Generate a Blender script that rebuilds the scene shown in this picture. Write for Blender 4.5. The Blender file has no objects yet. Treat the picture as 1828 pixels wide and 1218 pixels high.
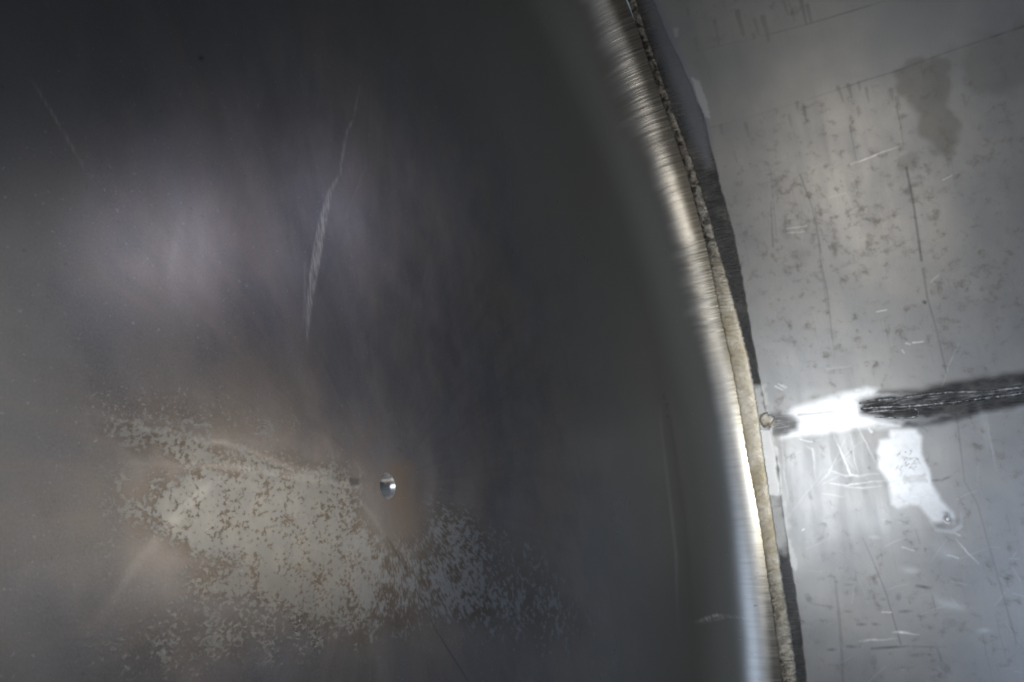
import bpy, math, random
import numpy as np
from mathutils import Matrix, Vector

# ------------------------------------------------------------------ camera, world, lamps, exposure
S = bpy.context.scene
F_PX, PW, PH = 1440.44, 1828.0, 1218.0
CAM_P = np.array([0.354519, -0.8137775, 0.06226229])
CAM_M = np.array([[0.8755020901979115, 0.19233228917666884, 0.4432881462425431],
                  [0.4517218573867182, 0.0, -0.8921588219364831],
                  [-0.17159094853220386, 0.9813298581720941, -0.08688069890232424]])
cd = bpy.data.cameras.new('camera')
cam = bpy.data.objects.new('camera', cd)
S.collection.objects.link(cam)
mw = Matrix.Identity(4)
for i in range(3):
    for j in range(3):
        mw[i][j] = CAM_M[i, j]
    mw[i][3] = CAM_P[i]
cam.matrix_world = mw
cd.sensor_width = 36.0
cd.lens = 36.0 * F_PX / PW
cd.clip_start = 0.01
cd.clip_end = 50.0
S.camera = cam

w = bpy.data.worlds.new('World')
S.world = w
w.use_nodes = True
w.node_tree.nodes['Background'].inputs[0].default_value = (0.70, 0.85, 1.0, 1)
w.node_tree.nodes['Background'].inputs[1].default_value = 0.18


def lamp(name, loc, target, power, color, size=(0.1, 0.1), kind='AREA', spot=None, blend=1.0):
    ld = bpy.data.lights.new(name, kind)
    ld.energy = power
    ld.color = color
    if kind == 'AREA':
        ld.shape = 'RECTANGLE'
        ld.size, ld.size_y = size
    else:
        ld.shadow_soft_size = size[0]
        if spot:
            ld.spot_size = math.radians(spot)
            ld.spot_blend = blend
    lo = bpy.data.objects.new(name, ld)
    lo.location = loc
    d = Vector(target) - Vector(loc)
    lo.rotation_euler = d.to_track_quat('-Z', 'Y').to_euler()
    S.collection.objects.link(lo)
    return lo


# hand lamp held left of the camera, close to the tank end
lamp('work_lamp', (-0.07, -0.77, 0.19), (-0.02, 1.0, -0.26), 24.0, (0.94, 0.97, 1.0), (0.035, 0.035), 'SPOT', 96, 1.0)
# added unseen fill low in the tank, below the frame, washing the upper shell
lamp('low_fill_light', (0.25, -0.50, -0.58), (0.12, 0.75, 0.60), 9.3, (1.0, 0.93, 0.82), (0.05, 0.05), 'SPOT', 100, 1.0)
# added bluish area fill off frame right, for the lower shell and knuckle
lamp('blue_fill_light', (0.80, -0.20, 0.45), (0.35, 0.8, -0.75), 3.0, (0.58, 0.73, 1.0), (0.6, 0.5))
# unseen cool spot added high on the right for the upper sheen
lamp('end_sheen_light', (0.62, 0.70, 0.46), (-0.25, -0.06, 0.24), 3.3, (0.84, 0.83, 1.0), (0.07, 0.07), 'SPOT', 40, 1.0)
# unseen warm spot added off frame right, for the glow on the tank end
lamp('end_glow_light', (0.72, 0.84, -0.11), (-0.2, -0.38, 0.0), 6.6, (1.0, 0.92, 0.80), (0.03, 0.03), 'SPOT', 42, 1.0)

S.view_settings.view_transform = 'Standard'
S.view_settings.look = 'None'
S.view_settings.exposure = 0.0
S.view_settings.gamma = 1.0
S.view_settings.use_curve_mapping = False
S.render.engine = 'CYCLES'
S.cycles.filter_width = 2.0
S.cycles.max_bounces = 6
S.cycles.glossy_bounces = 4
S.cycles.sample_clamp_indirect = 2.0

rng = np.random.default_rng(7)

# ------------------------------------------------------------------ tank dimensions (metres)
R = 1.0            # shell radius
RC = 4.0           # crown radius of the dished end
RK = 0.14          # knuckle radius
FL = 0.015         # straight flange
HOLE = 0.0158
SPH = (R - RK) / (RC - RK)
CPH = math.sqrt(1 - SPH * SPH)
RT = RC * SPH
DISH = RC - (RC - RK) * CPH


def head_profile():
    """(r, x) from the hole rim out to the weld; x < 0 inside the dish."""
    x0 = -FL - DISH
    pr = []
    rr = np.linspace(HOLE, RT, 400)
    for r in rr:
        pr.append((r, x0 + RC - math.sqrt(RC * RC - r * r)))
    ph0 = math.asin(SPH)
    for t in np.linspace(0, 1, 61)[1:]:
        ph = ph0 + (math.pi / 2 - ph0) * t
        pr.append((R - RK + RK * math.sin(ph), -FL - RK * math.cos(ph)))
    for t in np.linspace(0, 1, 10)[1:]:
        pr.append((R, -FL + (FL - 0.004) * t))
    return np.array(pr)


# ------------------------------------------------------------------ survey of the marks
# The marks were measured off the photograph in its own pixels; sheet() gives every
# vertex of the plate the reading it had there, so each mark stays fixed on the steel.
def sheet(P):
    d = (P - CAM_P) @ CAM_M
    z = np.minimum(d[..., 2], -1e-3)
    u = PW / 2 + F_PX * d[..., 0] / -z
    v = PH / 2 - F_PX * d[..., 1] / -z
    bad = d[..., 2] > -0.02
    u = np.where(bad, -9e3, np.clip(u, -9e3, 9e3))
    v = np.where(bad, -9e3, np.clip(v, -9e3, 9e3))
    return u, v


def on_shell(u, v, rad=R):
    d = CAM_M @ np.array([u - PW / 2, PH / 2 - v, -F_PX])
    o = CAM_P
    a = d[1] ** 2 + d[2] ** 2
    b = o[1] * d[1] + o[2] * d[2]
    c = o[1] ** 2 + o[2] ** 2 - rad * rad
    t = (-b + math.sqrt(b * b - a * c)) / a
    p = o + t * d
    return p[0], math.atan2(p[2], p[1])


def vnoise(u, v, s, seed):
    """smooth value noise on arrays"""
    r = np.random.default_rng(seed).random((256, 256))
    x, y = u / s, v / s
    xi, yi = np.floor(x).astype(int), np.floor(y).astype(int)
    fx, fy = x - xi, y - yi
    fx = fx * fx * (3 - 2 * fx)
    fy = fy * fy * (3 - 2 * fy)
    g = lambda a, b: r[a % 256, b % 256]
    return (g(xi, yi) * (1 - fx) + g(xi + 1, yi) * fx) * (1 - fy) + (g(xi, yi + 1) * (1 - fx) + g(xi + 1, yi + 1) * fx) * fy


def sm(x, a, b):
    t = np.clip((x - a) / (b - a), 0, 1)
    return t * t * (3 - 2 * t)


def stroke(u, v, pts, val=1.0, soft=1.6):
    """pts: (u, v, width[, strength]); returns a coverage array"""
    out = np.zeros_like(u)
    for a, b in zip(pts[:-1], pts[1:]):
        wa, wb = a[2], b[2]
        sa = a[3] if len(a) > 3 else 1.0
        sb = b[3] if len(b) > 3 else 1.0
        mar = max(wa, wb) + soft * 2
        m = (u > min(a[0], b[0]) - mar) & (u < max(a[0], b[0]) + mar) & (v > min(a[1], b[1]) - mar) & (v < max(a[1], b[1]) + mar)
        if not m.any():
            continue
        uu, vv = u[m], v[m]
        dx, dy = b[0] - a[0], b[1] - a[1]
        t = np.clip(((uu - a[0]) * dx + (vv - a[1]) * dy) / (dx * dx + dy * dy + 1e-9), 0, 1)
        d = np.hypot(uu - a[0] - t * dx, vv - a[1] - t * dy)
        wd = (wa + (wb - wa) * t) * 0.5
        c = (1 - sm(d, wd - soft * .5, wd + soft)) * (sa + (sb - sa) * t)
        out[m] = np.maximum(out[m], c)
    return out * val


def poly(u, v, pts, soft=3.0, warp=0.0, ws=9.0, seed=1):
    mar = soft * 2 + warp
    xs = [p[0] for p in pts]
    ys = [p[1] for p in pts]
    out = np.zeros_like(u)
    m = (u > min(xs) - mar) & (u < max(xs) + mar) & (v > min(ys) - mar) & (v < max(ys) + mar)
    if not m.any():
        return out
    uu, vv = u[m], v[m]
    ins = np.zeros(uu.shape, bool)
    dist = np.full(uu.shape, 1e9)
    n = len(pts)
    for i in range(n):
        a, b = pts[i], pts[(i + 1) % n]
        dx, dy = b[0] - a[0], b[1] - a[1]
        t = np.clip(((uu - a[0]) * dx + (vv - a[1]) * dy) / (dx * dx + dy * dy + 1e-9), 0, 1)
        dist = np.minimum(dist, np.hypot(uu - a[0] - t * dx, vv - a[1] - t * dy))
        c = ((a[1] > vv) != (b[1] > vv)) & (uu < dx * (vv - a[1]) / (dy + 1e-12) + a[0])
        ins ^= c
    sd = np.where(ins, dist, -dist)
    if warp:
        sd = sd + (vnoise(uu, vv, ws, seed) - .5) * 2 * warp
    out[m] = sm(sd, -soft, soft)
    return out


def blob(u, v, cx, cy, rx, ry, ang=0.0, hard=0.0):
    c, s = math.cos(math.radians(ang)), math.sin(math.radians(ang))
    x = ((u - cx) * c + (v - cy) * s) / rx
    y = (-(u - cx) * s + (v - cy) * c) / ry
    q = x * x + y * y
    if hard:
        return 1 - sm(np.sqrt(q), 1 - hard, 1 + hard)
    return np.exp(-q)


# ------------------------------------------------------------------ mesh helpers
def grid_object(name, P, parent, mat, closed_u=False, closed_v=False, attrs=None, uv=None, flip=False):
    nu, nv = P.shape[:2]
    me = bpy.data.meshes.new(name)
    idx = np.arange(nu * nv).reshape(nu, nv)
    if closed_u:
        idx = np.vstack([idx, idx[:1]])
    if closed_v:
        idx = np.hstack([idx, idx[:, :1]])
    a, b, c, d = idx[:-1, :-1], idx[1:, :-1], idx[1:, 1:], idx[:-1, 1:]
    q = np.stack([a, d, c, b] if flip else [a, b, c, d], -1).reshape(-1, 4)
    me.vertices.add(nu * nv)
    me.vertices.foreach_set('co', P.reshape(-1).astype(np.float32))
    me.loops.add(q.size)
    me.loops.foreach_set('vertex_index', q.reshape(-1).astype(np.int32))
    me.polygons.add(len(q))
    me.polygons.foreach_set('loop_start', (np.arange(len(q)) * 4).astype(np.int32))
    me.polygons.foreach_set('use_smooth', np.ones(len(q), bool))
    me.update(calc_edges=True)
    me.validate()
    for k, val in (attrs or {}).items():
        at = me.attributes.new(k, 'FLOAT', 'POINT')
        at.data.foreach_set('value', val.reshape(-1).astype(np.float32))
    me.materials.append(mat)
    o = bpy.data.objects.new(name, me)
    S.collection.objects.link(o)
    o.parent = parent
    return o


# ------------------------------------------------------------------ node helpers
class NT:
    def __init__(self, name):
        self.m = bpy.data.materials.new(name)
        self.m.use_nodes = True
        self.t = self.m.node_tree
        self.b = self.t.nodes['Principled BSDF']

    def n(self, kind, **kw):
        nd = self.t.nodes.new(kind)
        for k, val in kw.items():
            setattr(nd, k, val)
        return nd

    def put(self, sock, x):
        if isinstance(x, bpy.types.NodeSocket):
            self.t.links.new(x, sock)
        elif isinstance(x, (tuple, list)) and len(x) == 3 and sock.type == 'RGBA':
            sock.default_value = (*x, 1)
        else:
            sock.default_value = x

    def math(self, op, a, b=None, c=None, clamp=False):
        nd = self.n('ShaderNodeMath', operation=op, use_clamp=clamp)
        self.put(nd.inputs[0], a)
        if b is not None:
            self.put(nd.inputs[1], b)
        if c is not None:
            self.put(nd.inputs[2], c)
        return nd.outputs[0]

    def attr(self, name):
        return self.n('ShaderNodeAttribute', attribute_name=name).outputs['Fac']

    def vec(self, x, y, z=0.0):
        nd = self.n('ShaderNodeCombineXYZ')
        self.put(nd.inputs[0], x)
        self.put(nd.inputs[1], y)
        self.put(nd.inputs[2], z)
        return nd.outputs[0]

    def scale(self, v, s):
        nd = self.n('ShaderNodeVectorMath', operation='MULTIPLY')
        self.put(nd.inputs[0], v)
        nd.inputs[1].default_value = s
        return nd.outputs[0]

    def noise(self, v, s, detail=3.0, rough=.55, dist=0.0):
        nd = self.n('ShaderNodeTexNoise')
        self.put(nd.inputs['Vector'], v)
        nd.inputs['Scale'].default_value = s
        nd.inputs['Detail'].default_value = detail
        nd.inputs['Roughness'].default_value = rough
        nd.inputs['Distortion'].default_value = dist
        return nd.outputs['Fac']

    def step(self, x, a, b, lo=0.0, hi=1.0):
        nd = self.n('ShaderNodeMapRange', interpolation_type='SMOOTHSTEP')
        self.put(nd.inputs['Value'], x)
        self.put(nd.inputs['From Min'], a)
        self.put(nd.inputs['From Max'], b)
        self.put(nd.inputs['To Min'], lo)
        self.put(nd.inputs['To Max'], hi)
        return nd.outputs[0]

    def mix(self, f, a, b):
        nd = self.n('ShaderNodeMix', data_type='RGBA')
        self.put(nd.inputs[0], f)
        self.put(nd.inputs[6], a)
        self.put(nd.inputs[7], b)
        return nd.outputs[2]

    def mixf(self, f, a, b):
        nd = self.n('ShaderNodeMix', data_type='FLOAT')
        self.put(nd.inputs[0], f)
        self.put(nd.inputs[2], a)
        self.put(nd.inputs[3], b)
        return nd.outputs[0]

    def mul(self, a, b, clamp=False):
        return self.math('MULTIPLY', a, b, clamp=clamp)

    def bump(self, h, strength, dist):
        nd = self.n('ShaderNodeBump')
        self.put(nd.inputs['Height'], h)
        nd.inputs['Strength'].default_value = strength
        nd.inputs['Distance'].default_value = dist
        return nd

    def finish(self, col, rough, metal, normal=None):
        self.put(self.b.inputs['Base Color'], col)
        self.put(self.b.inputs['Roughness'], rough)
        self.put(self.b.inputs['Metallic'], metal)
        if normal is not None:
            self.put(self.b.inputs['Normal'], normal)
        return self.m


# ------------------------------------------------------------------ materials
def head_material():
    k = NT('mill_scale_steel')
    pos = k.n('ShaderNodeTexCoord').outputs['Object']
    sep = k.n('ShaderNodeSeparateXYZ')
    k.put(sep.inputs[0], pos)
    y, z = sep.outputs[1], sep.outputs[2]
    yz = k.vec(y, z)
    pol = k.vec(k.attr('th'), k.attr('rr'))
    flake, streak, rust, bare, scr, dark, pol_a = (k.attr(a) for a in ('flake', 'streak', 'rust', 'bare', 'scratch', 'dark', 'polish'))
    # colour of the scale: blue grey with purple and olive drifts
    t1 = k.noise(k.scale(yz, (1, 1, 1)), 3.2, 4)
    t2 = k.noise(k.scale(yz, (1, .45, 1)), 7.5, 5, .6, .6)
    col = k.mix(k.step(t1, .38, .64), (.148, .148, .170), (.172, .155, .140))
    col = k.mix(k.step(t2, .44, .72, 0, .55), col, (.205, .165, .155))
    t4 = k.noise(k.scale(yz, (1, .7, 1)), 17, 5, .65, .3)
    col = k.mix(k.step(t4, .4, .7, 0, .5), col, (.235, .21, .205))
    t5 = k.noise(k.scale(yz, (1, .7, 1)), 12, 4, .6)
    col = k.mix(k.step(t5, .48, .68, 0, .6), col, (.10, .098, .118))
    t6 = k.noise(k.scale(yz, (1, .5, 1)), 42, 5, .7, .2)
    col = k.mix(k.step(t6, .45, .75, 0, .35), col, (.11, .10, .095))
    t3 = k.noise(yz, 2.1, 2)
    col = k.mix(k.step(t3, .45, .75, 0, .5), col, (.135, .128, .128))
    rr_ = k.attr('rr')
    rad = k.vec(k.math('DIVIDE', y, rr_), k.math('DIVIDE', z, rr_), k.mul(rr_, .35))
    t7 = k.noise(rad, 11, 4, .65, .2)
    col = k.mix(k.step(t7, .46, .70, 0, .34), col, (.115, .105, .10))
    t8 = k.noise(rad, 23, 4, .65)
    col = k.mix(k.step(t8, .5, .72, 0, .32), col, (.22, .175, .15))
    grain = k.noise(yz, 420, 2, .7)
    col = k.mix(k.step(grain, .3, .75, 0, .22), col, (.30, .30, .30))
    kz = k.attr('knuckle')
    col = k.mix(kz, col, (.21, .202, .18))
    # flaked scale
    nA = k.noise(k.scale(yz, (1, 1.25, 1)), 172, 5.0, .66, .15)
    nB = k.noise(k.scale(pol, (40.0, 95.0, 1)), 1.0, 5.0, .66, .15)
    nC = k.noise(k.scale(yz, (1, 1.1, 1)), 44, 4.0, .6, .3)
    nn = k.math('ADD', k.mul(k.mixf(streak, nA, nB), .68), k.mul(nC, .32))
    big = k.noise(yz, 16, 2)
    lvl = k.math('ADD', k.mul(flake, .31), k.math('MULTIPLY_ADD', big, .22, -.11))
    v = k.math('ADD', nn, lvl)
    fl = k.mul(k.step(v, .598, .68), k.step(flake, .04, .2))
    fcol = k.mix(k.step(k.noise(yz, 28, 3), .35, .7), (.195, .197, .192), (.235, .231, .215))
    scale_in = k.mix(k.step(flake, .1, .6), col, (.105, .086, .068))
    col = k.mix(fl, scale_in, k.mix(streak, fcol, (.225, .235, .25)))
    # rust halo, streaks, pitting
    rn = k.step(k.noise(yz, 45, 4, .65), .3, .7, .55, 1.0)
    col = k.mix(k.mul(rust, rn), col, (.175, .128, .092))
    col = k.mix(k.mul(bare, .8), col, (.50, .49, .47))
    scn = k.step(k.noise(k.scale(yz, (1, .1, 1)), 420, 3, .6), .42, .58, .15, 1.0)
    col = k.mix(k.mul(scr, scn), col, (.86, .84, .78))
    # knuckle, ground along the weld
    ks = k.noise(k.scale(pol, (7.0, 1.0, 1)), 13, 4, .6)
    ks2 = k.noise(k.scale(pol, (20.0, 1.4, 1)), 12, 3, .6)
    gap = k.step(k.noise(k.scale(pol, (2.6, .6, 1)), 13, 3, .6), .36, .6, .35, 1.0)
    pl = k.mul(pol_a, k.mixf(k.attr('ragged'), k.step(ks, .2, .7, .85, 1.0), k.mul(gap, k.step(ks, .25, .62, .45, 1.0))), clamp=True)
    col = k.mix(pl, col, k.mix(k.step(ks2, .25, .75), (.70, .67, .61), (.82, .79, .74)))
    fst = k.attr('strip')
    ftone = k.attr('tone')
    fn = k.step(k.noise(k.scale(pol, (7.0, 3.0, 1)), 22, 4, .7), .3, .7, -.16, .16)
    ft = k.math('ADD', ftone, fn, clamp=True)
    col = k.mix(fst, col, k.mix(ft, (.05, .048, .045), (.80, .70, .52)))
    col = k.mix(dark, col, (.045, .045, .05))
    dust = k.step(k.noise(yz, 190, 1, .5), .70, .74, 0, .4)
    col = k.mix(dust, col, (.30, .30, .31))
    spots = k.step(k.noise(yz, 150, 2, .5), .70, .76, 0, .5)
    col = k.mix(spots, col, (.12, .11, .11))
    rough = k.mixf(fl, k.step(t2, .3, .7, .27, .34), .35)
    rough = k.mixf(pl, rough, .36)
    rough = k.math('ADD', rough, k.mul(k.mul(pol_a, k.attr('ragged')), k.step(ks2, .2, .8, -.05, .06)))
    h = k.math('ADD', k.mul(fl, .4), k.mul(grain, .5))
    b1 = k.bump(h, .18, .0006)
    hk = k.mul(k.mul(pol_a, k.attr('ragged')), k.math('ADD', k.mul(ks, .8), ks2))
    b2 = k.bump(hk, .5, .0032)
    k.t.links.new(b1.outputs[0], b2.inputs['Normal'])
    kd = k.mul(k.mul(k.noise(k.scale(pol, (3.2, 1.0, 1)), 9, 3, .6), pol_a), k.math('MULTIPLY_ADD', k.attr('ragged'), .42, .06))
    b3 = k.bump(k.math('ADD', kd, k.noise(k.scale(yz, (1, .6, 1)), 3.5, 1)), .35, .02)
    k.t.links.new(b2.outputs[0], b3.inputs['Normal'])
    metal = k.mixf(fl, .70, .7)
    metal = k.mixf(rust, metal, .3)
    metal = k.mixf(kz, metal, .42)
    metal = k.mixf(pl, metal, .95)
    return k.finish(col, rough, metal, b3.outputs[0])


def shell_material():
    k = NT('rolled_steel')
    x, th = k.attr('sx'), k.attr('th')
    sv = k.vec(x, th)
    spot, stain, bare, band, dark, hsc, scr, tint = (k.attr(a) for a in ('spot', 'stain', 'bare', 'band', 'dark', 'haze_mark', 'scratch', 'tint'))
    t1 = k.noise(sv, 5.5, 4)
    t2 = k.noise(k.scale(sv, (3.0, .5, 1)), 9, 4, .6)
    col = k.mix(k.step(t1, .35, .65), (.30, .305, .31), (.365, .36, .35))
    col = k.mix(k.step(t2, .42, .75, 0, .22), col, (.275, .28, .29))
    grain = k.noise(k.scale(sv, (1, 3.0, 1)), 260, 3, .7)
    col = k.mix(k.step(grain, .35, .75, 0, .3), col, (.46, .46, .455))
    # clustered brown specks
    nA = k.noise(k.scale(sv, (1.0, 1.0, 1)), 48, 6, .68, .1)
    cl = k.noise(k.scale(sv, (1.6, .7, 1)), 13, 2)
    lv = k.math('ADD', k.mul(spot, .12), k.math('MULTIPLY_ADD', cl, .30, -.15))
    sp = k.mul(k.step(k.math('ADD', nA, lv), .59, .82), k.step(spot, .05, .3), clamp=True)
    col = k.mix(k.mul(sp, .48), col, (.17, .135, .10))
    # fine mill lines round the shell
    ln = k.noise(k.scale(sv, (24.0, .55, 1)), 8, 3, .7)
    col = k.mix(k.step(ln, .63, .72, 0, .22), col, (.15, .15, .16))
    col = k.mix(k.mul(tint, .6), col, (.22, .25, .33))
    col = k.mix(k.mul(stain, k.step(nA, .1, .7, .7, .9)), col, (.15, .138, .108))
    # ground strip by the welds
    gb = k.noise(k.scale(sv, (1.0, 8.0, 1)), 42, 4, .7)
    gs = k.noise(k.scale(sv, (1.0, 14.0, 1)), 26, 4, .7)
    bcol = k.mix(k.step(gb, .35, .7), (.035, .036, .04), (.085, .083, .078))
    col = k.mix(band, col, bcol)
    sc_ = k.attr('seam_core')
    gl = k.noise(k.scale(sv, (1.0, 9.0, 1)), 30, 5, .75, .4)
    col = k.mix(k.mul(sc_, k.step(gl, .50, .62)), col, (.50, .50, .51))
    col = k.mix(k.mul(k.mul(band, .5), k.step(k.noise(sv, 14, 4, .7), .45, .7)), col, (.17, .165, .155))
    bt = k.attr('bandglare')  # lamp glare on the ground band, painted nearly white into the colour
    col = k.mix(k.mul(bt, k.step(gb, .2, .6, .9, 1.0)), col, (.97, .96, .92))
    col = k.mix(hsc, col, (.66, .68, .70))
    wn = k.step(k.noise(sv, 60, 4, .7), .2, .6, .75, 1.0)
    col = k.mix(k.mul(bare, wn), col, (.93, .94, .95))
    col = k.mix(dark, col, (.04, .04, .045))
    col = k.mix(scr, col, (.97, .97, .97))
    rough = k.step(t2, .3, .7, .34, .39)
    rough = k.mixf(band, rough, .42)
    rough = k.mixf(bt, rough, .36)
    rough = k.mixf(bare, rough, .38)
    b1 = k.bump(k.math('ADD', k.mul(grain, .6), k.mul(sp, -.3)), .35, .0005)
    b2 = k.bump(k.mul(k.mul(band, k.math('SUBTRACT', 1.0, bt, clamp=True)), gs), .5, .002)
    k.t.links.new(b1.outputs[0], b2.inputs['Normal'])
    b3 = k.bump(k.noise(sv, 4.0, 2), .18, .01)
    k.t.links.new(b2.outputs[0], b3.inputs['Normal'])
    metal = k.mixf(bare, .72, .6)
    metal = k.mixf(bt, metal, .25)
    metal = k.mixf(stain, metal, .4)
    metal = k.mixf(sp, metal, .35)
    return k.finish(col, rough, metal, b3.outputs[0])


def weld_material(name, c1, c2, c3, rough=.42, sc=70.0, toned=False):
    k = NT(name)
    pos = k.n('ShaderNodeTexCoord').outputs['Object']
    n1 = k.noise(pos, sc, 5, .7, .5)
    n2 = k.noise(pos, sc * .22, 3, .6)
    col = k.mix(k.step(n1, .38, .62), c1, c2)
    col = k.mix(k.step(n2, .5, .66, 0, .8), col, c3)
    if toned:      # crust colour: tone runs from dark to yellow-cream along the bead
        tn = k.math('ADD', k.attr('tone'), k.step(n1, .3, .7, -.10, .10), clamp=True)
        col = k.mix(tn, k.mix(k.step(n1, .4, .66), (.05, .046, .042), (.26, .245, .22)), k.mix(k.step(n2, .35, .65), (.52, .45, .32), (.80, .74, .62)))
    b = k.bump(k.noise(pos, 420, 4, .7), .3, .0006)
    return k.finish(col, k.step(n1, .3, .7, rough - .08, rough + .06), .85, b.outputs[0])


def plain_metal(name, col, rough, metal=1.0):
    k = NT(name)
    pos = k.n('ShaderNodeTexCoord').outputs['Object']
    n1 = k.noise(k.scale(pos, (1, 6, 6)), 160, 3, .6)
    c = k.mix(k.step(n1, .3, .7), tuple(a * .8 for a in col), col)
    b = k.bump(n1, .25, .0004)
    return k.finish(c, rough, metal, b.outputs[0])


M_HEAD = head_material()
M_SHELL = shell_material()
M_GIRTH = weld_material('girth_weld_metal', (.30, .27, .20), (.66, .58, .42), (.12, .11, .10), toned=True)
M_SEAM = weld_material('seam_weld_metal', (.13, .13, .13), (.52, .52, .52), (.07, .07, .075), .34, 90)
def bore_material():
    k = NT('drilled_steel')
    pos = k.n('ShaderNodeTexCoord').outputs['Object']
    n1 = k.noise(k.scale(pos, (1, .02, .02)), 900, 2, .6)
    tg = k.n('ShaderNodeTangent', direction_type='RADIAL', axis='X')
    k.b.inputs['Anisotropic'].default_value = .88
    k.b.inputs['Anisotropic Rotation'].default_value = 0.25
    k.t.links.new(tg.outputs[0], k.b.inputs['Tangent'])
    return k.finish(k.mix(n1, (.7, .7, .7), (.95, .94, .93)), .50, 1.0)


M_CUT = bore_material()
M_STUD = plain_metal('bright_stud_steel', (.97, .97, .97), .42, .5)
M_BLOCK = plain_metal('bore_block_metal', (.2, .2, .2), .5)

# ------------------------------------------------------------------ the tank
tank = bpy.data.objects.new('steel_tank', None)
S.collection.objects.link(tank)
tank.location = (0, 0, 0)
tank['label'] = 'inside of a welded steel tank, dark drilled dished end meeting scratched pale grey shell'
tank['category'] = 'tank'

# ---- dished end
pr = head_profile()
NTH = 1800
tt = np.arange(NTH) / NTH * 2 * math.pi + math.pi / 2
rr = pr[:, 0][:, None]
Pn = np.stack([np.repeat(pr[:, 1][:, None], NTH, 1), rr * np.cos(tt), rr * np.sin(tt)], -1)
# low swelling up and left of the hole, added to shift the sheen
Pn[..., 0] += .007 * np.exp(-((Pn[..., 1] + .33) / .21) ** 2 - ((Pn[..., 2] - .26) / .30) ** 2)
u, v = sheet(Pn)
wu = u + (vnoise(u, v, 40, 3) - .5) * 26 + (vnoise(u, v, 14, 4) - .5) * 10
wv = v + (vnoise(u, v, 40, 5) - .5) * 26 + (vnoise(u, v, 14, 6) - .5) * 10

flake = np.zeros_like(u)
for (cx, cy, rx, ry, a, s) in [(440, 930, 190, 75, 8, .80), (540, 880, 150, 60, 12, .55), (330, 800, 150, 34, 14, .38),
                               (560, 1010, 170, 80, 10, .55), (430, 1030, 150, 60, 0, .35), (820, 960, 85, 55, 40, .42),
                               (800, 1040, 130, 62, 30, .44), (900, 1010, 150, 90, 35, .24), (700, 1080, 160, 70, 0, .30),
                               (720, 985, 90, 50, 20, .40), (640, 1090, 220, 70, 5, .32), (930, 1080, 170, 80, 28, .34), (420, 1120, 300, 90, -10, .24), (250, 900, 200, 190, 0, .16), (350, 740, 240, 50, 12, .22), (250, 740, 190, 40, 10, .10)]:
    flake = np.maximum(flake, s * blob(wu, wv, cx, cy, rx, ry, a)) + .25 * s * blob(wu, wv, cx, cy, rx, ry, a)
flake = np.minimum(flake * 1.1, .60) * (1 - .22 * sm(u, 600, 760))
flake *= 1 - .9 * blob(u, v, 700, 895, 52, 62)
lines = stroke(wu * .35 + u * .65, wv * .35 + v * .65, [(150, 735, 4, .1), (260, 765, 7, .6), (400, 790, 7, .8), (500, 828, 7, .9), (600, 850, 5, .5)], soft=6)
lines = np.maximum(lines, stroke(u, v, [(220, 826, 3, .1), (420, 834, 8, .8), (540, 852, 12, .9), (640, 868, 6, .6)], soft=6))
diag = stroke(u, v + (vnoise(u, v, 25, 9) - .5) * 8, [(400, 845, 5, .5), (370, 868, 14, .9), (330, 905, 15, .9), (290, 955, 12, .45), (240, 1010, 12, .7), (190, 1090, 14, .25), (130, 1160, 10, .0)], soft=9)
diag2 = stroke(u, v, [(640, 890, 3, .3), (668, 925, 6, .7), (690, 960, 5, .4)], soft=5)
bare = np.clip(lines * .36 + diag * .26 + diag2 * .25, 0, 1) * (.55 + .6 * vnoise(u, v, 9, 71)) * (.7 + .5 * vnoise(u, v, 31, 72))
bare = np.maximum(bare, .35 * stroke(u, v, [(1180, 690, 3, .0), (1180, 760, 4, .4), (1192, 860, 5, .6), (1207, 990, 5, .8), (1208, 1060, 3, .5), (1212, 1150, 3, .0)], soft=3))
streak = sm(u, 560, 760) * sm(v, 820, 900)
rust = np.zeros_like(u)
for (cx, cy, rx, ry, a, s) in [(712, 910, 32, 54, 0, .95), (700, 850, 40, 36, 0, .6), (708, 836, 26, 16, 0, .5), (662, 775, 16, 50, 24, .55),
                               (745, 730, 20, 40, 30, .18), (80, 880, 120, 90, 0, .14), (240, 760, 120, 40, 10, .14), (1050, 330, 60, 110, 10, .14),
                               (1100, 170, 45, 120, -15, .22), (520, 1040, 160, 50, 0, .15)]:
    rust += s * blob(wu, wv, cx, cy, rx, ry, a)
scr = stroke(u, v, [(644, 150, 2, .05), (630, 215, 2.5, .22), (618, 238, 4, .16), (606, 312, 4, .16)], soft=2.5)
scr = np.maximum(scr, stroke(u, v, [(606, 312, 3, .15), (588, 345, 7, .20), (577, 390, 13, .28), (568, 440, 15, .34), (560, 490, 14, .36), (552, 545, 9, .28), (549, 590, 4, .18), (547, 622, 2, .05)], soft=2.5))
scr = np.maximum(scr, stroke(u, v, [(545, 470, 3, .1), (545, 540, 5, .16), (541, 585, 3, .05)], soft=4))
scr = np.maximum(scr, stroke(u, v, [(55, 140, 2, .04), (75, 172, 4, .20), (110, 230, 4, .16), (150, 300, 3, .10), (175, 335, 2, .0)], soft=2.5))
scr = np.maximum(scr, stroke(u, v, [(655, 250, 2, .0), (652, 300, 2, .06), (620, 380, 2, .06), (619, 450, 2, .0)], soft=3))
scr = np.maximum(scr, stroke(u, v, [(1238, 1112, 2, .1), (1262, 1104, 5, .6), (1280, 1098, 3, .7), (1300, 1101, 2, .3), (1335, 1104, 2, .1)], soft=2.5))
scr = np.maximum(scr, stroke(u, v, [(1250, 1112, 2, .1), (1290, 1104, 2, .3)], soft=3))
dark = np.maximum(poly(u, v, [(622, 853), (640, 854), (641, 866), (625, 868)], 3.5) * .7, blob(u, v, 602, 856, 7, 4, 10) * .5)
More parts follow.
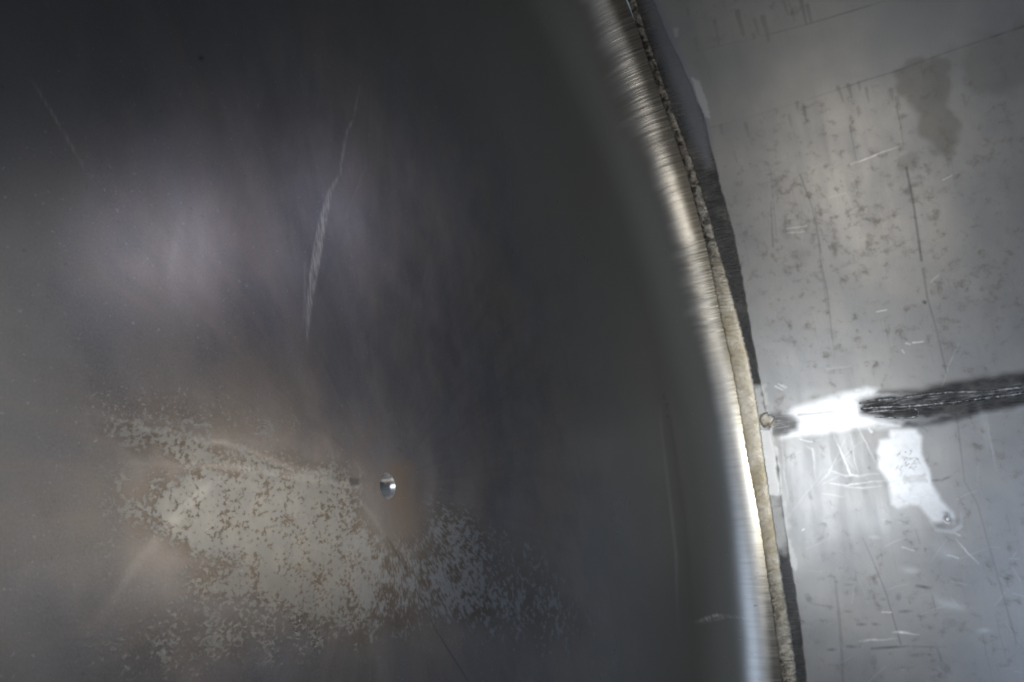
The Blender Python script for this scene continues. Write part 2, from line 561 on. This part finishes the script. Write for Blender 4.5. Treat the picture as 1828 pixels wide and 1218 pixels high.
dark = np.maximum(dark, blob(u, v, 359, 104, 4, 4) * .9)
dark = np.maximum(dark, stroke(u, v, [(690, 958, 1.5, .4), (712, 995, 2, .5), (740, 1040, 1.5, .2), (775, 1120, 2, .3), (800, 1160, 2, .5), (835, 1215, 2, .4)], soft=2))
dark = np.maximum(dark, .35 * stroke(u, v, [(710, 800, 2), (716, 806, 2)], soft=2))
# ground metal on the knuckle beside the weld: ragged inner edge
polish = np.zeros_like(u)
arc = pr[:, 1][:, None] + 0 * u     # axial position
ragged = np.interp(v, [0, 90, 140, 250, 300, 420, 450, 560, 640, 1218], [.3, .5, .9, .9, .3, .3, .8, .8, .08, .05])
soft_w = .022 + .05 * ragged
edge = -.080 - .02 * ragged + ragged * .016 * (vnoise(tt[None, :] * 400 + 0 * u, 0 * u, 3.0, 11) - .5) + ragged * .02 * (vnoise(tt[None, :] * 120 + 0 * u, 0 * u, 3.0, 12) - .5)
polish = sm(arc, edge, edge + soft_w) * (rr > .8) * .7
th_attr = np.repeat(((tt + math.pi) % (2 * math.pi) - math.pi)[None, :], len(pr), 0)
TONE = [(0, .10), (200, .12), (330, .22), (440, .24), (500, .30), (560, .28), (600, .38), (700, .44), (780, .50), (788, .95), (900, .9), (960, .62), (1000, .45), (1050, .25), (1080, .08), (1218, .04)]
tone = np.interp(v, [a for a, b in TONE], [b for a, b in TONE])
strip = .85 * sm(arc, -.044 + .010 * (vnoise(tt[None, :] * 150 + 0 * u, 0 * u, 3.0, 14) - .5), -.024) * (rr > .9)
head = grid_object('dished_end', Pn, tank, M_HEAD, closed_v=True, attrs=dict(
    flake=flake, streak=streak, rust=rust, bare=bare, scratch=scr, dark=dark, polish=polish, ragged=ragged, strip=strip, tone=tone, knuckle=sm(rr + 0 * u, .25, .95), th=th_attr, rr=np.repeat(rr, NTH, 1)))

# bore of the drilled hole, with its two machining steps
NB = 96
tb = np.arange(NB) / NB * 2 * math.pi
xh = pr[0, 1]
rows = []
for (r, x) in [(HOLE, xh), (HOLE - .0006, xh - .0007), (HOLE - .0006, xh - .006), (HOLE - .0006, xh - .012), (HOLE - .0006, xh - .020), (HOLE - .0006, xh - .032), (HOLE - .0006, xh - .045)]:
    rows.append(np.stack([np.full(NB, x), r * np.cos(tb), r * np.sin(tb)], -1))
bore = grid_object('drilled_hole', np.array(rows), head, M_CUT, closed_v=True, flip=True)
head['label'] = 'dark blue-grey dished end with flaked patch and small drilled hole'
bore['label'] = 'bright bore of the small drilled hole in the dished end'

# unseen disc added to keep outside light out of the bore
rows = [np.stack([np.full(NB, xh - .0452), r * np.cos(tb), r * np.sin(tb)], -1) for r in (HOLE + .012, HOLE, .008, .0002)]
cap = grid_object('bore_light_block', np.array(rows), head, M_BLOCK, closed_v=True)

# ---- shell plate
xs = np.concatenate([np.arange(0.004, .66, .0016), np.linspace(.66, 2.2, 24)[1:]])
t0, t1 = math.radians(-37), math.radians(56)
ths = np.concatenate([np.arange(t0, t1, .0016), np.linspace(t1, t0 + 2 * math.pi, 90)[1:-1]])
X, TH = np.meshgrid(xs, ths, indexing='ij')
Ps = np.stack([X, R * np.cos(TH), R * np.sin(TH)], -1)
u, v = sheet(Ps)
far = (TH > math.radians(60))
u = np.where(far, -9e3, u)
v = np.where(far, -9e3, v)

# band edge, measured along the shell
E_PX = [(1165, 0), (1185, 50), (1214, 110), (1253, 200), (1268, 260), (1288, 340), (1310, 420), (1322, 480), (1335, 560), (1345, 620), (1358, 690), (1372, 757), (1388, 830), (1395, 900), (1407, 985), (1417, 1040), (1426, 1100), (1440, 1218)]
ee = np.array(sorted([(on_shell(*p)[1], on_shell(*p)[0]) for p in E_PX]))
edge_x = np.interp(ths, ee[:, 0], ee[:, 1])
edge_x = edge_x + (vnoise(ths * 500, 0 * ths, 6, 21) - .5) * .0022
band = 1 - sm(X, (edge_x - .0016)[None, :], (edge_x + .0022)[None, :])
# heat tint beside the band near the top
tint = (1 - sm(X, (edge_x - .0)[None, :], (edge_x + .012)[None, :])) * sm(v, 0, 60) * (1 - sm(v, 240, 300))
hazem = np.zeros_like(u)
# upper part of the band is blued, not ground dark
blue = poly(u, v, [(1142, -20), (1165, -20), (1215, 95), (1240, 150), (1262, 230), (1270, 300), (1262, 300), (1240, 260), (1215, 190), (1180, 95)], 13)
band = band * (1 - .6 * blue)
tint = np.maximum(tint, blue)
hazem = np.maximum(hazem, .45 * poly(u, v, [(1234, 138), (1248, 145), (1262, 180), (1268, 212), (1258, 208), (1246, 180)], 2.5, 1.5, 4, 31))  # pale highlight beside the band edge, painted into the colour
hazem = np.maximum(hazem, .35 * poly(u, v, [(1201, 50), (1211, 50), (1210, 66), (1205, 66)], 2.5))
wu = u + (vnoise(u, v, 30, 33) - .5) * 14
wv = v + (vnoise(u, v, 30, 34) - .5) * 14
spot = np.zeros_like(u)
for (cx, cy, rx, ry, a, s) in [(1460, 400, 170, 150, 0, 1.0), (1600, 380, 200, 140, 0, .9), (1450, 590, 160, 80, 0, .7), (1740, 560, 180, 120, 0, .8),
                               (1780, 300, 120, 120, 0, .7), (1620, 650, 160, 60, 0, .6), (1400, 290, 120, 50, -15, .7), (1560, 180, 100, 35, -20, .6),
                               (1500, 1100, 130, 90, 0, .30), (1650, 1050, 200, 120, 0, .42), (1780, 900, 120, 120, 0, .5)]:
    spot = np.maximum(spot, s * np.minimum(1, 1.3 * blob(wu, wv, cx, cy, rx, ry, a)))
spot = np.maximum(spot, .55 * sm(u, 1290, 1360))
spot = np.maximum(spot, .75 * blob(wu, wv, 1760, 430, 160, 260))
spot *= 1 - .5 * blob(u, v, 1480, 880, 110, 120)
spot *= sm(v - (228 - .318 * (u - 1269)), -4, 10)          # clean above the scribed line
spot = np.maximum(spot, .5 * sm(-(v - (91 - .267 * (u - 1245))), -2, 8) * sm(u, 1200, 1260) * (1 - sm(u, 1450, 1560)))
# run-down marks hanging off the scribed lines
r2 = random.Random(5)
dark = np.zeros_like(u)
stain = np.zeros_like(u)
for (px, py, L, wd, s) in [(1275, 40, 38, 7, .35), (1318, 22, 40, 9, .5), (1348, 36, 26, 6, .35), (1362, 30, 45, 8, .45), (1345, 62, 8, 6, .4), (1400, 5, 20, 4, .35), (1430, 2, 42, 6, .5), (1441, 10, 30, 6, .45), (1410, 8, 30, 3, .3),
                           (1226, 16, 10, 5, .4), (1240, 70, 20, 5, .25), (1497, 155, 26, 6, .4), (1514, 150, 24, 6, .4), (1531, 146, 14, 5, .35), (1545, 158, 26, 5, .35), (1287, 225, 16, 5, .35), (1332, 222, 22, 6, .35),
                           (1422, 184, 12, 6, .3), (1436, 192, 24, 6, .35), (1408, 208, 18, 4, .3), (1590, 160, 18, 8, .4), (1602, 175, 20, 8, .35), (1531, 192, 14, 5, .3), (1733, 110, 40, 5, .3), (1720, 170, 20, 6, .25)]:
    stain = np.maximum(stain, stroke(wu * .3 + u * .7, wv * .3 + v * .7, [(px, py, wd, s), (px + L * .22, py + L, wd * .5, s * .8)], soft=2.2))
# scribed / lap lines along the tank
dark = np.maximum(dark, stroke(u, v, [(1245, 91, 1.6, .2), (1340, 70, 1.6, .15), (1440, 44, 1.8, .3), (1520, 20, 2, .4), (1578, 2, 2, .3)], soft=1.5))
dark = np.maximum(dark, stroke(u, v, [(1269, 228, 2, .35), (1330, 212, 1.6, .15), (1450, 175, 1.5, .12), (1540, 145, 2, .3), (1600, 127, 2, .35), (1700, 90, 2, .35), (1760, 70, 2.5, .4), (1828, 47, 3, .4)], soft=1.6))
dark *= .25 + .9 * vnoise(u, v, 22, 96)
# circumferential scores
for pts in [[(1618, 300, 4, .55), (1630, 360, 3, .5), (1645, 465, 4, .55)], [(1648, 480, 4, .3), (1655, 530, 3, .4), (1672, 590, 2, .3), (1690, 668, 2.5, .35)],
            [(1428, 312, 3, .4), (1450, 370, 2, .25), (1462, 430, 2.4, .4), (1465, 452, 2, .4)], [(1455, 372, 2, .3), (1465, 470, 2, .25), (1478, 560, 1.6, .2)],
            [(1466, 470, 2, .35), (1478, 530, 1.8, .35), (1484, 590, 1.8, .25), (1490, 640, 1.6, .1)], [(1376, 360, 2, .2), (1380, 440, 3, .35)], [(1517, 225, 1.8, .25), (1528, 285, 1.8, .25)],
            [(1600, 190, 3, .3), (1608, 225, 3, .25), (1613, 262, 2, .15)], [(1540, 960, 2, .2), (1562, 1010, 2, .3), (1582, 1060, 2, .35), (1608, 1150, 2, .4)],
            [(1702, 700, 2, .25), (1715, 800, 2, .3), (1722, 860, 2, .2), (1745, 900, 2.5, .25), (1770, 990, 2, .25), (1790, 1060, 2, .25), (1815, 1150, 2.4, .3)],
            [(1490, 1030, 4, .1), (1497, 1090, 5, .25), (1502, 1150, 5, .28), (1505, 1215, 5, .2)], [(1310, 270, 1.8, .2), (1316, 290, 2, .2)], [(1375, 300, 2, .15), (1386, 420, 2, .2)],
            [(1664, 1064, 2, .25), (1670, 1088, 2.5, .3)], [(1634, 945, 2, .2), (1642, 970, 3, .2)]]:
    dark = np.maximum(dark, .8 * stroke(u, v, pts, soft=1.6))
for (a, b, c, d, wd, s) in [(1636, 1046, 1662, 1050, 4, .7), (1606, 1092, 1628, 1091, 3.5, .5), (1556, 1158, 1620, 1154, 3, .7), (1620, 1154, 1690, 1156, 2, .3), (1478, 1160, 1492, 1160, 3, .6), (1512, 1154, 1528, 1155, 4, .5),
                            (1531, 1115, 1547, 1115, 3.5, .55), (1558, 1114, 1568, 1115, 3.5, .5), (1507, 1044, 1524, 1044, 3.5, .25), (1441, 1064, 1448, 1076, 9, .45), (1450, 1078, 1490, 1085, 2, .3), (1560, 1036, 1566, 1044, 7, .35),
                            (1664, 858, 1682, 857, 2.5, .5), (1682, 857, 1698, 850, 2.5, .6), (1458, 966, 1468, 960, 5, .25), (1574, 1070, 1582, 1070, 4, .3), (1685, 1190, 1696, 1200, 12, .3), (1672, 1155, 1685, 1190, 4, .3), (1560, 1175, 1560, 1190, 10, .2), (1690, 1110, 1710, 1115, 14, .2), (1604, 1063, 1604, 1070, 9, .3), (1527, 1049, 1529, 1058, 8, .2),
                            (1649, 539, 1653, 541, 5, .9)]:
    dark = np.maximum(dark, stroke(u, v, [(a, b, wd, s * .45), ((a + c) / 2, (b + d) / 2, wd, s * .8), (c, d, wd * .7, s * .3)], soft=2.6))
# big dried stain
stain = np.maximum(stain, .55 * poly(u, v, [(1598, 125), (1630, 106), (1672, 102), (1696, 112), (1698, 150), (1690, 185), (1702, 200), (1714, 222), (1708, 258), (1706, 275), (1690, 282), (1668, 272), (1660, 258), (1640, 240), (1640, 205), (1622, 180), (1600, 165)], 8, 5, 12, 41))
stain = np.maximum(stain, .4 * poly(u, v, [(1700, 92), (1840, 40), (1840, 150), (1780, 170), (1700, 130)], 16, 18, 26, 42))
stain = np.maximum(stain, .3 * poly(u, v, [(1602, 278), (1625, 272), (1640, 282), (1630, 305), (1605, 302)], 5, 4, 12, 43))
stain = np.maximum(stain, .3 * blob(wu, wv, 1430, 460, 14, 13))

# longitudinal seam: dark ground strip, then a stretch polished bare
bglare = poly(u, v, [(1330, 768), (1376, 768), (1384, 800), (1394, 876), (1390, 890), (1330, 880)], 5, 3, 9, 61)  # glare on the girth band, painted as pale segments
bglare = np.maximum(bglare, .5 * poly(u, v, [(1330, 876), (1392, 870), (1410, 965), (1402, 985), (1340, 990)], 12, 5, 10, 62))
bglare = np.maximum(bglare, .55 * poly(u, v, [(1405, 955), (1412, 968), (1424, 1010), (1420, 1020), (1412, 1010)], 2.5, 1.5, 5, 63))
bglare = np.maximum(bglare, .6 * poly(u, v, [(1330, 690), (1360, 690), (1374, 770), (1330, 770)], 8, 5, 8, 64))
seam = poly(u, v, [(1530, 716), (1580, 700), (1640, 697), (1700, 681), (1770, 672), (1900, 652), (1900, 716), (1828, 725), (1740, 742), (1680, 757), (1630, 760), (1590, 752), (1540, 742)], 9, 2, 16, 51)
score = .9 * stroke(u + 0, v + (vnoise(u, v, 18, 78) - .5) * 8, [(1536, 727, 26, .9), (1600, 722, 30, .9), (1660, 716, 20, .7), (1740, 708, 16, .6), (1840, 696, 16, .6), (1900, 690, 16, .5)], soft=8)
score = np.maximum(score, .9 * stroke(u, v, [(1380, 757, 22, 1), (1424, 757, 22, 1)], soft=9))
seam = np.maximum(seam, .55 * poly(u, v, [(1378, 742), (1392, 737), (1420, 741), (1427, 752), (1425, 766), (1400, 778), (1378, 778)], 8, 3, 9, 52))
band = np.maximum(band, seam)
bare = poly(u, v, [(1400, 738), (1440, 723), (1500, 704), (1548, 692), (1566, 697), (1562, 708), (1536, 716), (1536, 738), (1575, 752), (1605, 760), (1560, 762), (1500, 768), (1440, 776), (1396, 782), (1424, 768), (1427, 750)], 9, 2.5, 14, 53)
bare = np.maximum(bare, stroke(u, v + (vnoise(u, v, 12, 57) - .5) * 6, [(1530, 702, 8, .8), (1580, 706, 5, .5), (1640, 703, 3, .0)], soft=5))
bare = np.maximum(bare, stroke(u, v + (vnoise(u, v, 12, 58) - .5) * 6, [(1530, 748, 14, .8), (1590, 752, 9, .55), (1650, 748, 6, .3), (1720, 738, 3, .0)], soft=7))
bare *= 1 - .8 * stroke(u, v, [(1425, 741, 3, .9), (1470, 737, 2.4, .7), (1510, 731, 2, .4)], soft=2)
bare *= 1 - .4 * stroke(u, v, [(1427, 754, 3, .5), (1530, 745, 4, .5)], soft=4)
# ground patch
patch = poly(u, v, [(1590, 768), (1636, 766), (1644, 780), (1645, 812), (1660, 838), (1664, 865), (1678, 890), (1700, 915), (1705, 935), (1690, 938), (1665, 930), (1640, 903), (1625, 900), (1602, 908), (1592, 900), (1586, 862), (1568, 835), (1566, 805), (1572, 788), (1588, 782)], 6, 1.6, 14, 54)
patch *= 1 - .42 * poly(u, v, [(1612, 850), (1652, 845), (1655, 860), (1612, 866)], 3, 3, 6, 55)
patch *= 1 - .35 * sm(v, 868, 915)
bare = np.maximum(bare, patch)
for _ in range(30):      # fine digs in the patch
    a, b = 1603 + r2.random() * 36, 803 + r2.random() * 38
    g = r2.choice([-.7, .6, 2.2, -2.5])
    ll = 2 + r2.random() * 11
    g2 = g + r2.uniform(-.9, .9)
    m_ = (a + ll * .5 * math.cos(g), b + ll * .5 * math.sin(g))
    dark = np.maximum(dark, stroke(u, v, [(a, b, .6, .2), (m_[0], m_[1], 1.3, r2.uniform(.3, .8)), (m_[0] + ll * .5 * math.cos(g2), m_[1] + ll * .5 * math.sin(g2), .5, .1)], soft=1.5))
hazem = np.maximum(hazem, .3 * blob(wu, wv, 1440, 900, 50, 130) * sm(u, 1385, 1410))
hazem = np.maximum(hazem, .28 * blob(wu, wv, 1570, 920, 60, 40))
for (cx, cy, rx, ry, a, s) in [(1628, 1022, 16, 6, 10, .35), (1700, 1075, 28, 7, 22, .35), (1450, 700, 22, 8, -12, .12), (1692, 985, 22, 10, 30, .2), (1560, 960, 14, 5, 0, .3), (1756, 1126, 10, 4, 10, .4), (1755, 760, 8, 45, -12, .18)]:
    hazem = np.maximum(hazem, s * blob(wu, wv, cx, cy, rx, ry, a))
# scratches
scr = np.zeros_like(u)
su = u + (vnoise(u, v, 24, 91) - .5) * 2.6 + (vnoise(u, v, 7, 92) - .5) * 1.6
sv_ = v + (vnoise(u, v, 24, 93) - .5) * 2.6 + (vnoise(u, v, 7, 94) - .5) * 1.6
for (pts, s) in [([(1518, 294, 2), (1550, 282, 2.6), (1604, 262, 1.8)], .6), ([(1684, 321, 2), (1698, 314, 2)], .4), ([(1480, 352, 2), (1510, 345, 1.5)], .15), ([(1405, 408, 1.5), (1440, 404, 1.5)], .35),
                 ([(1403, 416, 1.5), (1436, 414, 1.5)], .3), ([(1660, 505, 2), (1676, 490, 1.5)], .25), ([(1565, 557, 1.8), (1582, 553, 1.8)], .5), ([(1682, 690, 2), (1695, 650, 2), (1712, 612, 1.5)], .3),
                 ([(1534, 1144, 3), (1560, 1144, 4), (1600, 1140, 2)], .55), ([(1594, 1129, 1.6), (1608, 1129, 4), (1642, 1133, 1.6)], 1.0), ([(1575, 1093, 1.6), (1591, 1094, 1.6)], .7),
                 ([(1707, 963, 1.6), (1725, 985, 2), (1748, 1006, 2.4)], .6), ([(1692, 992, 1.5), (1712, 998, 1.5)], .6), ([(1704, 951, 1.5), (1714, 957, 1.5)], .5), ([(1610, 977, 2), (1632, 984, 2)], .45),
                 ([(1489, 776, 2), (1500, 805, 3), (1518, 848, 3), (1540, 851, 2)], .6), ([(1518, 775, 1.5), (1525, 820, 2), (1532, 845, 1.8)], .4), ([(1533, 766, 2), (1545, 790, 2.5), (1562, 826, 2)], .5),
                 ([(1456, 868, 1.5), (1480, 845, 1.8), (1510, 780, 1.5)], .3), ([(1438, 796, 2), (1450, 802, 3), (1458, 862, 2.5)], .4), ([(1480, 838, 1.6), (1510, 850, 2.2), (1570, 846, 1.6)], .5),
                 ([(1478, 863, 1.8), (1510, 866, 2.2), (1583, 857, 1.8)], .6), ([(1500, 867, 1.5), (1540, 872, 2), (1578, 866, 1.5)], .45), ([(1395, 780, 4), (1400, 850, 4), (1410, 900, 2)], .3),
                 ([(1385, 690, 1.4), (1398, 697, 1.4)], .7), ([(1390, 686, 1.2), (1402, 693, 1.2)], .7), ([(1398, 688, 1.2), (1406, 691, 1.2)], .5), ([(1428, 785, 1.5), (1450, 789, 1.5)], .6),
                 ([(1618, 613, 2), (1625, 614, 2)], .7), ([(1630, 611, 2), (1648, 610, 2)], .7), ([(1610, 626, 3), (1614, 630, 3)], .6), ([(1550, 765, 3), (1556, 771, 5)], .6),
                 ([(1760, 740, 3), (1770, 800, 4), (1778, 840, 2)], .2), ([(1490, 830, 1.5), (1520, 800, 1.5), (1545, 785, 1.5)], .2), ([(1400, 930, 1.5), (1440, 880, 1.5), (1470, 840, 1.5)], .2),
                 ([(1433, 947, 3), (1436, 946, 3)], .6), ([(1476, 660, 2), (1520, 652, 2)], .12), ([(1430, 960, 1.5), (1425, 968, 1.5), (1470, 965, 1.5)], .12)]:
    np_ = len(pts)
    scr = np.maximum(scr, stroke(su, sv_, [(a, b, wd * .75, (.35 if q in (0, np_ - 1) and np_ > 2 else 1.0)) for q, (a, b, wd) in enumerate(pts)], min(1, s * .75), soft=1.7))
scr *= .55 + .6 * vnoise(u, v, 5, 95)
hazem = np.maximum(hazem, .35 * stroke(u, v, [(1660, 930, 3, .6), (1672, 946, 5, .8), (1700, 950, 5, .9), (1716, 938, 5, .8), (1716, 915, 3, .3)], soft=3))
dark = np.maximum(dark, .45 * blob(wu, wv, 1690, 938, 20, 6, -8))
dark = np.maximum(dark, .6 * blob(u, v, 1690, 917, 7, 4, 15))
for _ in range(46):     # short handling scratches below the seam
    a, b = 1400 + r2.random() * 420, 780 + r2.random() * 420
    g = r2.uniform(-.5, .5) + r2.choice([0, 0, 1.2, 2.4])
    ll = 8 + r2.random() * 46
    scr = np.maximum(scr, stroke(u, v, [(a, b, 1.0), (a + ll * .5 * math.cos(g), b + ll * .5 * math.sin(g) + r2.uniform(-2, 2), 1.3), (a + ll * math.cos(g), b + ll * math.sin(g), .8)], r2.uniform(.03, .13), soft=1.5))
shell = grid_object('shell_plate', Ps, tank, M_SHELL, closed_v=True, flip=True, attrs=dict(bandglare=bglare, seam_core=score,
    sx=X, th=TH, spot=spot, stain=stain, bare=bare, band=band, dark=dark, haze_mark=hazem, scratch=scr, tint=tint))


# ------------------------------------------------------------------ weld beads
def bead(name, path, half, height, mat, parent, ripple=.0022, seed=1, lift=0.0, n_across=15, step=.0007, rag=.25):
    """path: list of (theta, x, width factor); a raised, rippled bead on the inside of the shell"""
    p = np.array(path)
    seg = np.hypot(np.diff(p[:, 0]), np.diff(p[:, 1]))
    s = np.concatenate([[0], np.cumsum(seg)])
    n = int(s[-1] / step)
    ss = np.linspace(0, s[-1], n)
    th = np.interp(ss, s, p[:, 0])
    x = np.interp(ss, s, p[:, 1])
    kf = 9
    ker = np.hanning(61)
    ker /= ker.sum()
    pad = lambda a: np.convolve(np.pad(a, 30, mode='reflect', reflect_type='odd'), ker, 'valid')
    th, x = pad(th), pad(x)
    wf = np.interp(ss, s, p[:, 2])
    dth, dx = np.gradient(th), np.gradient(x)
    L = np.hypot(dth, dx)
    nth, nx = -dx / L, dth / L
    a = np.linspace(-1, 1, n_across)
    n1 = vnoise(ss / .004, ss * 0, 1, seed) - .5
    n2 = vnoise(ss / .0013, ss * 0, 1, seed + 1) - .5
    n3 = vnoise(ss / .004, ss * 0, 1, seed + 2) - .5
    hl = half * wf * (1 + rag * n1 + rag * .5 * n2)
    hr = half * wf * (1 + rag * n3 + rag * .5 * n2)
    A, SS = np.meshgrid(a, ss, indexing='ij')
    off = np.where(A < 0, A * hl[None, :], A * hr[None, :])
    rip = np.sin((SS + .6 * ripple * (1 - A * A) * 1.5) / ripple * 2 * math.pi)
    lump = vnoise(SS / .0035, A * 1.5 + 7, 1, seed + 5) - .5
    end = np.minimum(sm(SS, 0, .006), 1 - sm(SS, s[-1] - .006, s[-1]))
    H = (1 - A ** 2) ** .6 * height * (1 + .14 * rip + .3 * lump) * (.25 + .75 * end) * np.minimum(1, wf)[None, :] + lift
    H = np.where(np.abs(A) > .999, -.0012, H)
    T = th[None, :] + nth[None, :] * off
    Xx = x[None, :] + nx[None, :] * off
    rad = R - H
    P = np.stack([Xx, rad * np.cos(T), rad * np.sin(T)], -1)
    uu, vv = sheet(P)
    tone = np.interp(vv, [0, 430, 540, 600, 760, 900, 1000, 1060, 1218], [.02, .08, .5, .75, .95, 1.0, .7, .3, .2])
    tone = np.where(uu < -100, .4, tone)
    return grid_object(name, P, parent, mat, flip=False, attrs=dict(tone=tone))


G_PX = [(1110, -45, 1), (1128, 0, .55), (1147, 60, .5), (1167, 120, .6), (1200, 215, .6), (1228, 290, .75), (1252, 370, .9), (1274, 450, 1.0), (1300, 560, 1.5), (1322, 650, 1.6), (1338, 740, 1.6), (1346, 800, 1.5), (1360, 880, 1.3), (1373, 960, 1.2), (1384, 1040, 1.2), (1397, 1120, 1.2), (1410, 1218, 1.2), (1417, 1270, 1.2)]
gp = []
for (a, b, wf) in G_PX:
    x_, t_ = on_shell(a, b, R)
    gp.append((t_, x_, wf))
gp.sort()
x_m = float(np.mean([g[1] for g in gp]))
lo, hi = gp[0], gp[-1]
# carry the bead all round the tank
rest = [(t, x_m, 1.0) for t in np.linspace(hi[0] + .25, lo[0] + 2 * math.pi - .25, 40)]
gw = bead('girth_weld', gp + rest + [(lo[0] + 2 * math.pi, lo[1], lo[2])], .0135, .0018, M_GIRTH, tank, seed=60, n_across=17, rag=.12)
gw['label'] = 'rough yellowish weld bead joining dished end to shell'

# seam weld remnants in the dark strip
for i, (px, hw, ht) in enumerate([
        ([(1534, 720, .7), (1560, 715, 1), (1600, 712, .8), (1650, 705, 1), (1700, 700, .7), (1760, 700, .8), (1840, 690, .9), (1900, 682, 1)], .0030, .0022),
        ([(1536, 730, .8), (1570, 727, 1), (1620, 726, .8), (1660, 722, 1), (1700, 719, 1), (1740, 713, 1), (1800, 706, .9), (1900, 694, 1)], .0036, .0026),
        ([(1545, 737, .6), (1580, 733, .9), (1610, 733, 1), (1635, 731, .8)], .0026, .0018),
        ([(1560, 745, .5), (1600, 746, .9), (1630, 746, 1), (1642, 742, 1), (1644, 736, .9), (1636, 731, .8)], .0022, .0018)]):
    path = []
    for (a, b, wf) in px:
        x_, t_ = on_shell(a, b)
        path.append((t_, x_, wf))
    bead('seam_weld', path, hw, ht, M_SEAM, tank, ripple=.0016, seed=80 + i * 7, n_across=9, rag=.9)

# tack where seam meets girth weld
x_, t_ = on_shell(1366, 748)
x2, t2 = on_shell(1381, 756)
tack = bead('weld_tack', [(t_ + .004, x_ - .012, .8), (t_, x_, 1.0), (t2, x2, .8)], .016, .004, M_GIRTH, tank, seed=120, n_across=15, rag=.5)

# small stud / plug below the ground patch
x_, t_ = on_shell(1692, 927)
prof = [(.0100, -.0004), (.0085, .0003), (.0066, .0006), (.0052, .0010), (.0042, .0018), (.0030, .0022), (.0015, .0023), (.0001, .0023)]
rows = []
tb = np.arange(40) / 40 * 2 * math.pi
for (r, h) in prof:
    T = t_ + r * np.sin(tb)
    rows.append(np.stack([x_ + r * np.cos(tb), (R - h) * np.cos(T), (R - h) * np.sin(T)], -1))
st = grid_object('stud', np.array(rows), tank, M_STUD, closed_v=True)
st['label'] = 'tiny bright metal plug below the ground patch'
